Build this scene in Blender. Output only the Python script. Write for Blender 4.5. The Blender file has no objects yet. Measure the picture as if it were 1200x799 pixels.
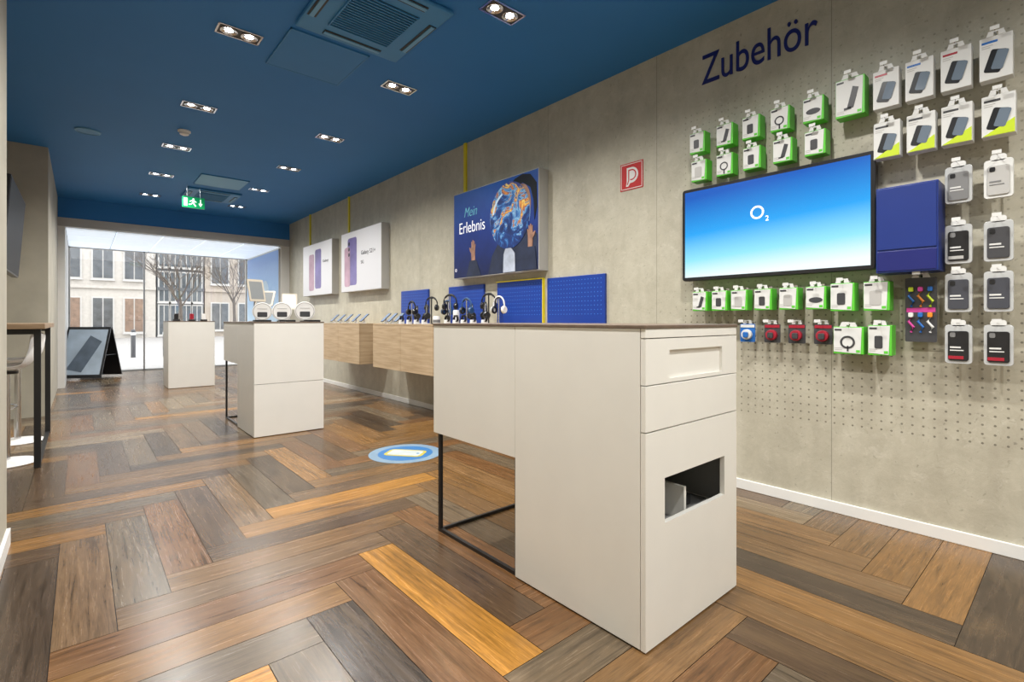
import bpy, bmesh, math, random
from mathutils import Vector, Matrix
random.seed(41)
R=math.radians; PI=math.pi
C=bpy.context.scene.collection
SA,CA=math.sin(R(40.85)),math.cos(R(40.85)); F=584.0; HZ=375.0; EYE=1.117
WX=3.32; CZ=3.13
def wy(px,X=WX):
    u=(px-600)/F; return X*(CA-SA*u)/(SA+CA*u)
# ---------------------------------------------------------------- materials
MATS={}
def lnk(nt,a,b): nt.links.new(a,b)
def mth(nt,op,a,b=None,c=None):
    n=nt.nodes.new('ShaderNodeMath'); n.operation=op
    for i,v in enumerate((a,b,c)):
        if v is None: continue
        if isinstance(v,(int,float)): n.inputs[i].default_value=v
        else: lnk(nt,v,n.inputs[i])
    return n.outputs[0]
def mix(nt,f,a,b,bt='MIX'):
    n=nt.nodes.new('ShaderNodeMix'); n.data_type='RGBA'; n.blend_type=bt
    for k,v in ((0,f),(6,a),(7,b)):
        if isinstance(v,(int,float)): n.inputs[k].default_value=v
        elif isinstance(v,tuple): n.inputs[k].default_value=(*v[:3],1)
        else: lnk(nt,v,n.inputs[k])
    return n.outputs[2]
def noise(nt,vec,scale,detail=4,rough=.5,dist=0):
    n=nt.nodes.new('ShaderNodeTexNoise'); n.inputs['Scale'].default_value=scale; n.inputs['Detail'].default_value=detail
    n.inputs['Roughness'].default_value=rough; n.inputs['Distortion'].default_value=dist
    lnk(nt,vec,n.inputs['Vector']); return n.outputs[0]
def ramp(nt,f,stops):
    n=nt.nodes.new('ShaderNodeValToRGB'); cr=n.color_ramp
    while len(cr.elements)<len(stops): cr.elements.new(.5)
    for e,(p,c) in zip(cr.elements,stops):
        e.position=p; e.color=(*c[:3],1) if isinstance(c,tuple) else (c,c,c,1)
    lnk(nt,f,n.inputs[0]); return n.outputs[0]
def base(name):
    m=bpy.data.materials.new(name); m.use_nodes=True; nt=m.node_tree; p=nt.nodes['Principled BSDF']; return m,nt,p
def mat(name,col,rough=.5,metal=0,var=.06,vs=6,emit=0,bump=0,bs=60,ecol=None):
    if name in MATS: return MATS[name]
    m,nt,p=base(name)
    tc=nt.nodes.new('ShaderNodeTexCoord').outputs['Object']
    nz=noise(nt,tc,vs,5)
    f=ramp(nt,nz,[(.3,1-var),(.7,1+0.0)])
    lnk(nt,mix(nt,1.0,tuple(col),f,'MULTIPLY'),p.inputs['Base Color'])
    p.inputs['Roughness'].default_value=rough; p.inputs['Metallic'].default_value=metal
    if emit:
        p.inputs['Emission Color'].default_value=(*(ecol or col),1); p.inputs['Emission Strength'].default_value=emit
    if bump:
        b=nt.nodes.new('ShaderNodeBump'); b.inputs['Strength'].default_value=bump; b.inputs['Distance'].default_value=.002
        lnk(nt,noise(nt,tc,bs,3),b.inputs['Height']); lnk(nt,b.outputs[0],p.inputs['Normal'])
    MATS[name]=m; return m
WHITE=mat('white_laminate',(.81,.795,.745),.42,var=.03,bump=.05,bs=250)
WHITEP=mat('white_plastic',(.82,.81,.79),.35,var=.02)
WHITEM=mat('white_trim',(.74,.73,.70),.5,var=.04)
BLACK=mat('black_metal',(.012,.012,.013),.4,var=.2)
BLKP=mat('black_plastic',(.015,.015,.017),.3,var=.2)
DGREY=mat('dark_grey',(.05,.05,.055),.45)
GREY=mat('light_grey',(.46,.45,.43),.45)
LINER=mat('liner_grey',(.25,.25,.245),.5)
MGREY=mat('mid_grey',(.20,.20,.20),.4)
CHROME=mat('chrome',(.75,.75,.76),.18,1,var=.02)
GREEN=mat('pack_green',(.11,.55,.04),.4)
LIME=mat('pack_lime',(.55,.70,.02),.4)
CARD=mat('white_card',(.68,.68,.66),.5,var=.03)
CLEAR=mat('pale_blister',(.50,.51,.51),.15,var=.05)
RED=mat('pack_red',(.36,.012,.03),.4)
SIGNR=mat('sign_red',(.46,.02,.02),.4)
BLUE=mat('royal_blue',(.006,.026,.19),.4)
BLUEP=mat('pack_blue',(.015,.13,.45),.4)
NAVY=mat('navy',(.007,.012,.14),.4)
YEL=mat('yellow_strip',(.80,.66,.02),.4)
CEILB=mat('ceiling_blue',(.020,.175,.48),.65,var=.04,vs=2)
CASB=mat('unit_blue',(.045,.225,.48),.5,var=.04)
CASL=mat('unit_pale',(.13,.34,.56),.5,var=.04)
TOPW=mat('counter_top',(.17,.12,.085),.4,var=.3,vs=20)
PLASTER=mat('plaster_beige',(.46,.43,.35),.7,var=.2,vs=3,bump=.2,bs=20)
SKIN=mat('printed_skin',(.45,.24,.16),.5,var=.5,vs=14)
TEAL=mat('letter_teal',(.16,.5,.58),.5,emit=.2)
LETW=mat('letter_white',(.9,.9,.92),.5,emit=.4)
PURP=mat('printed_purple',(.22,.18,.45),.4,var=.4,vs=4)
PINK=mat('printed_pink',(.55,.35,.45),.4,var=.4,vs=4)
LED=mat('led_emitter',(.95,.98,1),.4,emit=60)
GLOWC=mat('luminous_ceiling',(.75,.82,.92),.5,emit=.6,ecol=(.8,.9,1))
EXITG=mat('exit_green',(.0,.32,.10),.4,emit=.35)
EXITW=mat('exit_white',(.8,1,.85),.4,emit=.8)
ORANGE=mat('pack_orange',(.8,.25,.02),.4)
def wood_mat(name,a,b,sx=1.5,sz=22):
    m,nt,p=base(name); tc=nt.nodes.new('ShaderNodeTexCoord').outputs['Object']
    mp=nt.nodes.new('ShaderNodeMapping'); mp.inputs['Scale'].default_value=(sx,sx,sz); lnk(nt,tc,mp.inputs[0])
    lnk(nt,ramp(nt,noise(nt,mp.outputs[0],1.6,8,.6,.4),[(.3,a),(.7,b)]),p.inputs['Base Color']); p.inputs['Roughness'].default_value=.5
    return m
OAK=wood_mat('pale_oak',(.34,.235,.13),(.52,.39,.25))
DOAK=wood_mat('table_oak',(.22,.14,.08),(.36,.25,.15))
def wall_mat():
    m,nt,p=base('concrete_panel'); tc=nt.nodes.new('ShaderNodeTexCoord').outputs['Object']
    sp=nt.nodes.new('ShaderNodeSeparateXYZ'); lnk(nt,tc,sp.inputs[0]); Y,Z=sp.outputs[1],sp.outputs[2]
    mpn=nt.nodes.new('ShaderNodeMapping'); mpn.inputs['Scale'].default_value=(1,2.6,.7); lnk(nt,tc,mpn.inputs[0])
    a=noise(nt,mpn.outputs[0],1.4,8,.62,.5); b=noise(nt,tc,7,10,.72,.3); c=noise(nt,tc,38,4,.6)
    f=mth(nt,'ADD',mth(nt,'MULTIPLY',a,.5),mth(nt,'MULTIPLY',b,.5))
    col=ramp(nt,f,[(.34,(.37,.34,.265)),(.5,(.455,.425,.335)),(.64,(.525,.495,.40))])
    pit=ramp(nt,c,[(.27,.65),(.36,1.0)]); col=mix(nt,1.0,col,pit,'MULTIPLY')
    lt=ramp(nt,noise(nt,tc,14,7,.8,1.0),[(.56,0.0),(.68,.38)]); col=mix(nt,lt,col,(.64,.61,.52))
    dk=ramp(nt,noise(nt,tc,15,8,.8,1.4),[(.33,.34),(.43,0.0)]); col=mix(nt,dk,col,(.25,.225,.165))
    s=mth(nt,'FRACT',mth(nt,'DIVIDE',mth(nt,'ADD',Y,-.98+11.7),1.17))
    seam=mth(nt,'LESS_THAN',s,.004)
    col=mix(nt,mth(nt,'MULTIPLY',seam,.55),col,(.14,.13,.10))
    P=.045
    fy=mth(nt,'ADD',mth(nt,'FRACT',mth(nt,'DIVIDE',mth(nt,'ADD',Y,9.0),P)),-.5); fz=mth(nt,'ADD',mth(nt,'FRACT',mth(nt,'DIVIDE',Z,P)),-.5)
    r=mth(nt,'SQRT',mth(nt,'ADD',mth(nt,'MULTIPLY',fy,fy),mth(nt,'MULTIPLY',fz,fz)))
    dot=mth(nt,'LESS_THAN',r,.118)
    for q in (mth(nt,'LESS_THAN',Y,1.95),mth(nt,'GREATER_THAN',Z,.50),mth(nt,'LESS_THAN',Z,2.60)): dot=mth(nt,'MULTIPLY',dot,q)
    col=mix(nt,mth(nt,'MULTIPLY',dot,mth(nt,'SUBTRACT',.68,mth(nt,'MULTIPLY',mth(nt,'GREATER_THAN',Z,1.2),.34))),col,(.08,.07,.05))
    lnk(nt,col,p.inputs['Base Color']); p.inputs['Roughness'].default_value=.48
    bp=nt.nodes.new('ShaderNodeBump'); bp.inputs['Strength'].default_value=.28; bp.inputs['Distance'].default_value=.01
    lnk(nt,mth(nt,'ADD',b,mth(nt,'MULTIPLY',dot,-.4)),bp.inputs['Height']); lnk(nt,bp.outputs[0],p.inputs['Normal'])
    return m
CONC=wall_mat()
def floor_mat():
    m,nt,p=base('herringbone_planks'); at=nt.nodes.new('ShaderNodeAttribute'); at.attribute_name='Col'
    uv=nt.nodes.new('ShaderNodeUVMap'); uv.uv_map='UVMap'
    def mp(sx,sy):
        n=nt.nodes.new('ShaderNodeMapping'); n.inputs['Scale'].default_value=(sx,sy,1); lnk(nt,uv.outputs[0],n.inputs[0]); return n.outputs[0]
    g=noise(nt,mp(2.6,50),1,9,.70,.6); g2=noise(nt,mp(1.3,6),1,6,.65,1.0); g3=noise(nt,mp(14,260),1,4,.7,.2)
    col=mix(nt,1.0,at.outputs[0],ramp(nt,g,[(.32,.42),(.48,.92),(.72,1.35)]),'MULTIPLY')
    col=mix(nt,1.0,col,ramp(nt,g3,[(.3,.70),(.6,1.08)]),'MULTIPLY')
    col=mix(nt,mth(nt,'MULTIPLY',ramp(nt,g2,[(.50,0.0),(.72,1.0)]),.35),col,(.20,.125,.062))
    col=mix(nt,mth(nt,'MULTIPLY',ramp(nt,g2,[(.30,1.0),(.46,0.0)]),.5),col,(.045,.027,.015))
    lnk(nt,col,p.inputs['Base Color'])
    lnk(nt,mth(nt,'ADD',mth(nt,'MULTIPLY',g,.26),.12),p.inputs['Roughness'])
    bp=nt.nodes.new('ShaderNodeBump'); bp.inputs['Strength'].default_value=.18; bp.inputs['Distance'].default_value=.0015
    lnk(nt,g,bp.inputs['Height']); lnk(nt,bp.outputs[0],p.inputs['Normal'])
    return m
FLOORM=floor_mat()
def screen_mat():
    m,nt,p=base('tv_gradient'); tc=nt.nodes.new('ShaderNodeTexCoord').outputs['Object']
    sp=nt.nodes.new('ShaderNodeSeparateXYZ'); lnk(nt,tc,sp.inputs[0])
    f=mth(nt,'ADD',mth(nt,'DIVIDE',sp.outputs[2],.6),mth(nt,'ADD',mth(nt,'MULTIPLY',sp.outputs[0],-.10),.5))
    c=ramp(nt,f,[(.03,(.85,.97,1.0)),(.25,(.28,.76,1.0)),(.55,(.012,.36,.88)),(.97,(.002,.10,.50))])
    p.inputs['Base Color'].default_value=(.01,.01,.01,1); p.inputs['Roughness'].default_value=.25
    lnk(nt,c,p.inputs['Emission Color']); p.inputs['Emission Strength'].default_value=1.1
    return m
SCR=screen_mat()
def grad_mat(name,stops,axis=2,scale=1,off=.5,emit=.3,nz=0,ns=3.5):
    m,nt,p=base(name); tc=nt.nodes.new('ShaderNodeTexCoord').outputs['Object']
    sp=nt.nodes.new('ShaderNodeSeparateXYZ'); lnk(nt,tc,sp.inputs[0])
    f=mth(nt,'ADD',mth(nt,'MULTIPLY',sp.outputs[axis],scale),off)
    if nz: f=mth(nt,'ADD',f,mth(nt,'MULTIPLY',mth(nt,'ADD',noise(nt,tc,ns,6,.6,1.8),-.5),nz))
    c=ramp(nt,f,stops); lnk(nt,c,p.inputs['Base Color']); lnk(nt,c,p.inputs['Emission Color']); p.inputs['Emission Strength'].default_value=emit
    p.inputs['Roughness'].default_value=.4; return m
POST=grad_mat('poster_night',[(.1,(.006,.012,.06)),(.5,(.010,.03,.18)),(.9,(.012,.07,.30))],2,.9,.5,.1,.4)
BUB=grad_mat('poster_bubble',[(.10,(.006,.012,.05)),(.36,(.012,.035,.16)),(.45,(.03,.14,.40)),(.50,(.25,.5,.7)),(.54,(.16,.05,.10)),(.60,(.65,.24,.03)),(.65,(.80,.60,.15)),(.70,(.06,.06,.20)),(.82,(.02,.05,.25)),(.95,(.2,.45,.7))],2,.40,.42,.1,1.5,5)
POSTW=grad_mat('poster_white',[(.1,(.56,.56,.58)),(.9,(.72,.72,.74))],2,.8,.5,.1)
POSTB=grad_mat('poster_sky',[(.1,(.30,.42,.52)),(.6,(.12,.24,.42)),(.95,(.06,.14,.32))],2,.7,.5,.45,.2)
def glass_mat():
    m=bpy.data.materials.new('clear_glass'); m.use_nodes=True; nt=m.node_tree; nt.nodes.clear()
    o=nt.nodes.new('ShaderNodeOutputMaterial'); mx=nt.nodes.new('ShaderNodeMixShader'); t=nt.nodes.new('ShaderNodeBsdfTransparent'); g=nt.nodes.new('ShaderNodeBsdfGlossy')
    g.inputs['Roughness'].default_value=.02; mx.inputs[0].default_value=.06
    lnk(nt,t.outputs[0],mx.inputs[1]); lnk(nt,g.outputs[0],mx.inputs[2]); lnk(nt,mx.outputs[0],o.inputs[0]); return m
GLASS=glass_mat()
# ---------------------------------------------------------------- mesh builder
class MB:
    def __init__(s): s.bm=bmesh.new()
    def box(s,x0,x1,y0,y1,z0,z1,M=None):
        v=[s.bm.verts.new((x,y,z)) for x in (x0,x1) for y in (y0,y1) for z in (z0,z1)]
        for f in ((0,1,3,2),(4,6,7,5),(0,4,5,1),(2,3,7,6),(0,2,6,4),(1,5,7,3)): s.bm.faces.new([v[i] for i in f])
        if M is not None: bmesh.ops.transform(s.bm,matrix=M,verts=v)
        return s
    def prism(s,pts,y0,y1,M=None):
        a=[s.bm.verts.new((x,y0,z)) for x,z in pts]; b=[s.bm.verts.new((x,y1,z)) for x,z in pts]; n=len(pts)
        s.bm.faces.new(a); s.bm.faces.new(b[::-1])
        for i in range(n): s.bm.faces.new((a[i],b[i],b[(i+1)%n],a[(i+1)%n]))
        if M is not None: bmesh.ops.transform(s.bm,matrix=M,verts=a+b)
        return s
    def lathe(s,prof,n=24,M=None):
        rings=[]; allv=[]
        for r,z in prof:
            if r<1e-6: ring=[s.bm.verts.new((0,0,z))]
            else: ring=[s.bm.verts.new((r*math.cos(2*PI*i/n),r*math.sin(2*PI*i/n),z)) for i in range(n)]
            rings.append(ring); allv+=ring
        for a,b in zip(rings,rings[1:]):
            for i in range(n):
                j=(i+1)%n
                if len(a)==1 and len(b)==1: continue
                if len(a)==1: s.bm.faces.new((a[0],b[j],b[i]))
                elif len(b)==1: s.bm.faces.new((a[i],a[j],b[0]))
                else: s.bm.faces.new((a[i],a[j],b[j],b[i]))
        if M is not None: bmesh.ops.transform(s.bm,matrix=M,verts=allv)
        return s
    def tube(s,pts,r,n=8,r2=None):
        pts=[Vector(p) for p in pts]; rings=[]
        for i,p in enumerate(pts):
            d=(pts[min(i+1,len(pts)-1)]-pts[max(i-1,0)]).normalized()
            up=Vector((0,0,1)) if abs(d.z)<.9 else Vector((1,0,0))
            a=d.cross(up).normalized(); b=d.cross(a)
            rr=r if r2 is None else r+(r2-r)*i/(len(pts)-1)
            rings.append([s.bm.verts.new(p+(a*math.cos(2*PI*k/n)+b*math.sin(2*PI*k/n))*rr) for k in range(n)])
        for q,w in zip(rings,rings[1:]):
            for k in range(n): s.bm.faces.new((q[k],q[(k+1)%n],w[(k+1)%n],w[k]))
        s.bm.faces.new(rings[0][::-1]); s.bm.faces.new(rings[-1]); return s
def rrect(cx,cz,w,h,r,n=5):
    p=[]
    for sx,sz,a in ((1,1,0),(-1,1,90),(-1,-1,180),(1,-1,270)):
        for k in range(n+1):
            t=R(a+90*k/n); p.append((cx+sx*(w/2-r)+r*math.cos(t),cz+sz*(h/2-r)+r*math.sin(t)))
    return p
def ell(cx,cz,a,b,n=28): return [(cx+a*math.cos(2*PI*k/n),cz+b*math.sin(2*PI*k/n)) for k in range(n)]
def ringp(mb,cx,cz,ro,ri,y0,y1,n=32,a0=0,a1=360):
    for k in range(n):
        t0,t1=R(a0+(a1-a0)*k/n),R(a0+(a1-a0)*(k+1)/n)
        mb.prism([(cx+ro*math.cos(t0),cz+ro*math.sin(t0)),(cx+ro*math.cos(t1),cz+ro*math.sin(t1)),(cx+ri*math.cos(t1),cz+ri*math.sin(t1)),(cx+ri*math.cos(t0),cz+ri*math.sin(t0))],y0,y1)
def obj(name,mb,m,parent=None,bevel=0,smooth=False,loc=None,rot=None):
    bmesh.ops.recalc_face_normals(mb.bm,faces=mb.bm.faces)
    me=bpy.data.meshes.new(name); mb.bm.to_mesh(me); mb.bm.free(); me.materials.append(m)
    if smooth:
        for p in me.polygons: p.use_smooth=True
        try: me.set_sharp_from_angle(angle=R(35))
        except Exception: pass
    o=bpy.data.objects.new(name,me); C.objects.link(o)
    if parent: o.parent=parent
    if loc: o.location=loc
    if rot: o.rotation_euler=rot
    if bevel:
        b=o.modifiers.new('bevel','BEVEL'); b.width=bevel; b.segments=2; b.limit_method='ANGLE'; b.angle_limit=R(40)
    return o
def tag(o,label,cat,group=None):
    o['label']=label; o['category']=cat
    if group: o['group']=group
    return o
def thing(name,label,cat,loc=(0,0,0),rz=0,group=None):
    o=bpy.data.objects.new(name,None); o.empty_display_size=.1; C.objects.link(o); o.location=loc; o.rotation_euler=(0,0,rz); return tag(o,label,cat,group)
def struct(name,mb,m,**k):
    o=obj(name,mb,m,**k); o['kind']='structure'; return o
def copy_tree(o,parent=None):
    c=o.copy(); C.objects.link(c)
    if parent is not None: c.parent=parent
    for ch in list(o.children): copy_tree(ch,c)
    return c
def text(name,s,m,parent,cx,cz,w,h,y,off=0,ext=.001,shear=0):
    cu=bpy.data.curves.new('t','FONT'); cu.body=s; cu.extrude=ext; cu.offset=off; cu.shear=shear
    t=bpy.data.objects.new('t',cu); C.objects.link(t); bpy.context.view_layer.update()
    me=bpy.data.meshes.new_from_object(t.evaluated_get(bpy.context.evaluated_depsgraph_get())); bpy.data.objects.remove(t)
    xs=[v.co.x for v in me.vertices]; ys=[v.co.y for v in me.vertices]
    sx=w/(max(xs)-min(xs)); sy=h/(max(ys)-min(ys)); mx=(max(xs)+min(xs))/2; my=(max(ys)+min(ys))/2
    for v in me.vertices:
        x,yy,z=v.co; v.co=(cx+(x-mx)*sx,y-z,cz+(yy-my)*sy)
    me.materials.clear(); me.materials.append(m); me.name=name
    o=bpy.data.objects.new(name,me); C.objects.link(o)
    if parent: o.parent=parent
    return o
ORD=['first','second','third','fourth','fifth','sixth','seventh','eighth','ninth','tenth','eleventh','twelfth']
# ---------------------------------------------------------------- room
YB,YF=-2.6,13.8; XL=-.28; XN=-.72
def build_floor(rot=0.0,ox=.1,oy=.12):
    bm=bmesh.new(); uvl=bm.loops.layers.uv.new('UVMap'); cl=bm.loops.layers.float_color.new('Col')
    w=.18; L=w*6; g=.0012
    pal=[(.135,.080,.040),(.085,.050,.027),(.165,.088,.034),(.210,.105,.032),(.36,.165,.028),(.130,.094,.058),(.175,.130,.080),(.105,.076,.048),(.052,.034,.021),(.22,.155,.09),(.150,.070,.026)]
    wt=[5,3.5,5,3.5,1.4,3.5,2.4,3,3.5,1,4.5]
    ca,sa=math.cos(rot),math.sin(rot)
    def face(x0,y0,x1,y1,vert):
        cx,cy=(x0+x1)/2,(y0+y1)/2; X=cx*ca-cy*sa; Y=cx*sa+cy*ca
        if not(-2<X<4.8 and YB-1.3<Y<YF+1.3): return
        c=random.choices(pal,wt)[0]; k=random.uniform(.85,1.15); ou,ov=random.uniform(0,90),random.uniform(0,90)
        pts=[(x0+g,y0+g),(x1-g,y0+g),(x1-g,y1-g),(x0+g,y1-g)]
        vs=[bm.verts.new((x*ca-y*sa,x*sa+y*ca,0)) for x,y in pts]; f=bm.faces.new(vs)
        for l,(x,y) in zip(f.loops,pts):
            l[uvl].uv=((y-y0+ou,x-x0+ov) if vert else (x-x0+ou,y-y0+ov)); l[cl]=(c[0]*k,c[1]*k,c[2]*k,1)
    for a in range(-140,140):
        for b in range(-18,18):
            x=a*w+b*L+ox; y=a*w-b*L+oy
            if abs(x)>25 or abs(y)>25: continue
            face(x,y,x+L,y+w,False); face(x+L,y+w-L,x+L+w,y+w,True)
    for co,no in (((-.85,0,0),(-1,0,0)),((3.5,0,0),(1,0,0)),((0,YB-.1,0),(0,-1,0)),((0,YF+.05,0),(0,1,0))):
        bmesh.ops.bisect_plane(bm,geom=bm.verts[:]+bm.edges[:]+bm.faces[:],plane_co=co,plane_no=no,clear_outer=True)
    vs=[bm.verts.new(p) for p in ((-.85,YB-.1,-.003),(3.5,YB-.1,-.003),(3.5,YF+.05,-.003),(-.85,YF+.05,-.003))]
    f=bm.faces.new(vs)
    for l in f.loops: l[cl]=(.02,.014,.01,1)
    me=bpy.data.meshes.new('floor'); bm.to_mesh(me); bm.free(); me.materials.append(FLOORM)
    o=bpy.data.objects.new('floor',me); C.objects.link(o); o['kind']='structure'
build_floor()
struct('wall_right',MB().box(WX,WX+.2,YB,YF,0,CZ+.1),CONC)
struct('wall_left',MB().box(-.85,XL,YB,3.52,0,CZ+.1).box(-.85,XN,3.52,7.94,0,CZ+.1).box(-.85,XL-.01,7.94,YF,0,CZ+.1),PLASTER)
struct('wall_back',MB().box(-.85,WX+.2,YB-.2,YB,0,CZ+.1),PLASTER)
struct('ceiling',MB().box(-.85,WX+.2,YB-.2,11.12,CZ,CZ+.15),CEILB)
struct('baseboard_right',MB().box(WX-.015,WX,YB,YF,0,.065),WHITEM,bevel=.003)
struct('baseboard_left',MB().box(XL,XL+.014,YB,3.52,0,.08).box(XN,XN+.014,3.534,7.94,0,.08),WHITEM)
struct('wall_front',MB().box(-.3,WX,11,11.12,2.80,CZ),CEILB)
struct('trim_1',MB().box(-.3,WX,10.98,11.14,2.66,2.80),GREY)
struct('trim_2',MB().box(3.15,WX,11,YF,0,2.66),WHITEM)
struct('trim_3',MB().box(-.29,-.2,11,YF,0,2.66),WHITEM)
cl=MB()
for i in range(5):
    for j in range(3): cl.box(-.19+i*.67,-.19+i*.67+.65,11.15+j*.88,11.15+j*.88+.86,2.64,2.67)
struct('ceiling_vestibule',cl,GLOWC)
struct('trim_4',MB().box(-.3,WX,11.12,YF+.1,2.67,2.8),GREY)
fr=MB()
for x in (-.2,1.05,3.11): fr.box(x,x+.03,YF-.03,YF+.03,0,2.66)
fr.box(-.2,3.15,YF-.03,YF+.03,2.62,2.66); fr.box(-.2,3.15,YF-.03,YF+.03,0,.03)
w1=struct('window_1',fr,GREY)
obj('pane',MB().box(-.2,3.15,YF-.004,YF+.004,.03,2.62),GLASS,w1)
# ---------------------------------------------------------------- counters
def counter(label,loc,ub=.52,fronts='drawers',W=.655,B=.66,L=1.32,H=1.10,frame=True):
    t=thing('display_counter',label,'counter',loc,0,'white display counters'); T=.018; ft=.019
    h=H-.012
    obj('side_panel',MB().box(0,T,ft+.003,B,.006,h),WHITE,t,.0015)
    obj('side_panel',MB().box(W-T,W,ft+.003,B,.006,h),WHITE,t,.0015)
    obj('back_panel',MB().box(T,W-T,B-T,B,.006,h),WHITE,t)
    obj('bottom_panel',MB().box(T,W-T,ft+.003,B-T,.006,.03),WHITE,t)
    obj('plinth',MB().box(.02,W-.02,.03,B-.02,0,.006),BLACK,t)
    if frame: obj('upper_box',MB().box(0,W,B+.002,L,ub,h),WHITE,t,.0015)
    obj('counter_top',MB().box(-.004,W+.004,-.004,L+.004,h,H),TOPW,t,.002)
    if fronts=='drawers':
        obj('shelf',MB().box(T,W-T,ft+.003,B-T,.325,.343),LINER,t)
        obj('inner_liner',MB().box(T,T+.006,ft+.004,B-T,.35,.73).box(W-T-.006,W-T,ft+.004,B-T,.35,.73).box(T,W-T,B-T-.006,B-T,.343,.73).box(T,W-T,ft+.004,B-T,.72,.735),LINER,t)
        obj('divider',MB().box(.345,.36,.06,B-T-.01,.343,.47),WHITE,t)
        obj('top_rail',MB().box(0,W,0,ft,1.056,h),WHITE,t,.0015)
        d=MB(); x0,x1,z0,z1=.145,.53,.912,1.012
        d.box(.0,x0,0,ft,.898,1.053).box(x1,W,0,ft,.898,1.053).box(x0,x1,0,ft,.898,z0).box(x0,x1,0,ft,z1,1.053).box(x0,x1,.012,ft,z0,z1)
        obj('drawer',d,WHITE,t)
        obj('drawer',MB().box(0,W,0,ft,.740,.894),WHITE,t,.0015)
        x0,x1,z0,z1=.115,.55,.410,.567
        obj('door',MB().box(0,x0,0,ft,.006,.736).box(x1,W,0,ft,.006,.736).box(x0,x1,0,ft,.006,z0).box(x0,x1,0,ft,z1,.736),WHITE,t)
    elif fronts=='doors':
        obj('door',MB().box(0,W,0,ft,.506,h),WHITE,t,.0015)
        obj('door',MB().box(0,W,0,ft,.006,.502),WHITE,t,.0015)
    else: obj('door',MB().box(0,W,0,ft,.006,h),WHITE,t,.0015)
    if frame:
        for x in (.012,W-.03):
            obj('frame_leg',MB().box(x,x+.018,L-.045,L-.027,0,ub).box(x,x+.018,B+.001,L-.045,0,.016).box(x,x+.018,B+.001,B+.016,.016,ub),BLACK,t)
        obj('frame_rail',MB().box(.03,W-.03,L-.045,L-.029,0,.016),BLACK,t)
    return t
c1=(1.423,.965,0)
counter('large white counter in the foreground with two drawers and a cut-out door',c1)
counter('white counter in the middle of the shop carrying round discs and tablets',(1.235,5.15,0),.66,'doors')
counter('plain white counter near the shop entrance carrying three handsets',(1.07,9.75,0),.52,'plain',L=.66,frame=False)
t=thing('storage_box','white box with dark lid inside the foreground counter cut-out','box',(c1[0]+.20,c1[1]+.24,.3435))
obj('box_body',MB().box(-.1,.1,-.07,.07,0,.075),WHITEP,t,.003); obj('lid',MB().box(-.103,.103,-.073,.073,.075,.09),DGREY,t,.003)
t=thing('adapter_box','black power box beside the white box in the foreground counter','box',(c1[0]+.46,c1[1]+.18,.3435))
obj('case',MB().box(-.06,.06,-.05,.05,0,.045),BLKP,t,.004); obj('cable',MB().tube([(.06,0,.02),(.075,.05,.015),(.07,.12,.006)],.004),BLKP,t)
# ---------------------------------------------------------------- floating wooden cabinets
XC=2.87
def cab(y0,y1,label):
    t=thing('wall_cabinet',label,'cabinet',(WX,y1,.51),-PI/2,'floating oak cabinets along the right wall'); w=y1-y0; d=WX-XC; h=.56
    obj('body',MB().box(0,w,-d+.02,0,0,h-.02),OAK,t,.002); obj('top',MB().box(0,w,-d,0,h-.02,h),OAK,t,.002)
    for a,b in ((0,w/2-.002),(w/2+.002,w)): obj('door',MB().box(a,b,-d,-d+.018,.0,h-.023),OAK,t,.002)
    return t
cab(6.51,7.97,'floating oak wall cabinet farthest from the camera, end face showing')
cab(4.62,6.08,'floating oak wall cabinet just left of the foreground counter')
cab(3.10,4.56,'floating oak wall cabinet behind the foreground counter, below the white headphones')
ZC=1.07
# ---------------------------------------------------------------- light boxes / posters
def lightbox(y0,y1,z0,z1,label,facemat,name='light_box'):
    w,h=y1-y0,z1-z0; t=thing(name,label,'poster',(WX,(y0+y1)/2,(z0+z1)/2),-PI/2,'posters on the right wall'); D=.12
    obj('frame',MB().box(-w/2,w/2,-D,0,-h/2,h/2),GREY,t,.003)
    obj('print',MB().box(-w/2+.008,w/2-.008,-D-.002,-D,-h/2+.008,h/2-.008),facemat,t)
    return t,w,h,-D-.002
t,w,h,y=lightbox(3.32,4.71,1.58,2.53,'large dark blue light box poster with a colourful bubble and white lettering',POST)
def P(u,v): return ((u-.5)*w,(v-.5)*h)
COAT=mat('printed_coat',(.02,.03,.07),.5,var=.5,vs=10)
obj('printed_coat',MB().prism([P(.46,.012),P(.50,.20),P(.58,.34),P(.66,.42),P(.78,.46),P(.90,.42),P(.985,.36),P(.985,.012)],y-.001,y),COAT,t)
obj('printed_face',MB().prism(ell(*P(.83,.68),.13,.20),y-.002,y),SKIN,t)
obj('printed_hair',MB().prism([P(.70,.80),P(.70,.90),P(.76,.96),P(.84,.985),P(.92,.96),P(.98,.86),P(.985,.62),P(.96,.50),P(.95,.70),P(.92,.83),P(.84,.90),P(.75,.86)],y-.0035,y),BLKP,t)
obj('printed_bubble',MB().prism(ell(*P(.70,.60),.30,.33,40),y-.005,y),BUB,t)
b=MB(); ringp(b,*P(.70,.60),.303,.296,y-.0045,y,40); obj('bubble_rim',b,mat('bubble_rim',(.3,.48,.7),.3,emit=.15),t)
b=MB(); ringp(b,*P(.70,.60),.262,.240,y-.0062,y-.005,14,115,170); obj('bubble_highlight',b,mat('bubble_spark',(.5,.65,.8),.3,emit=.2),t)
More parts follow.
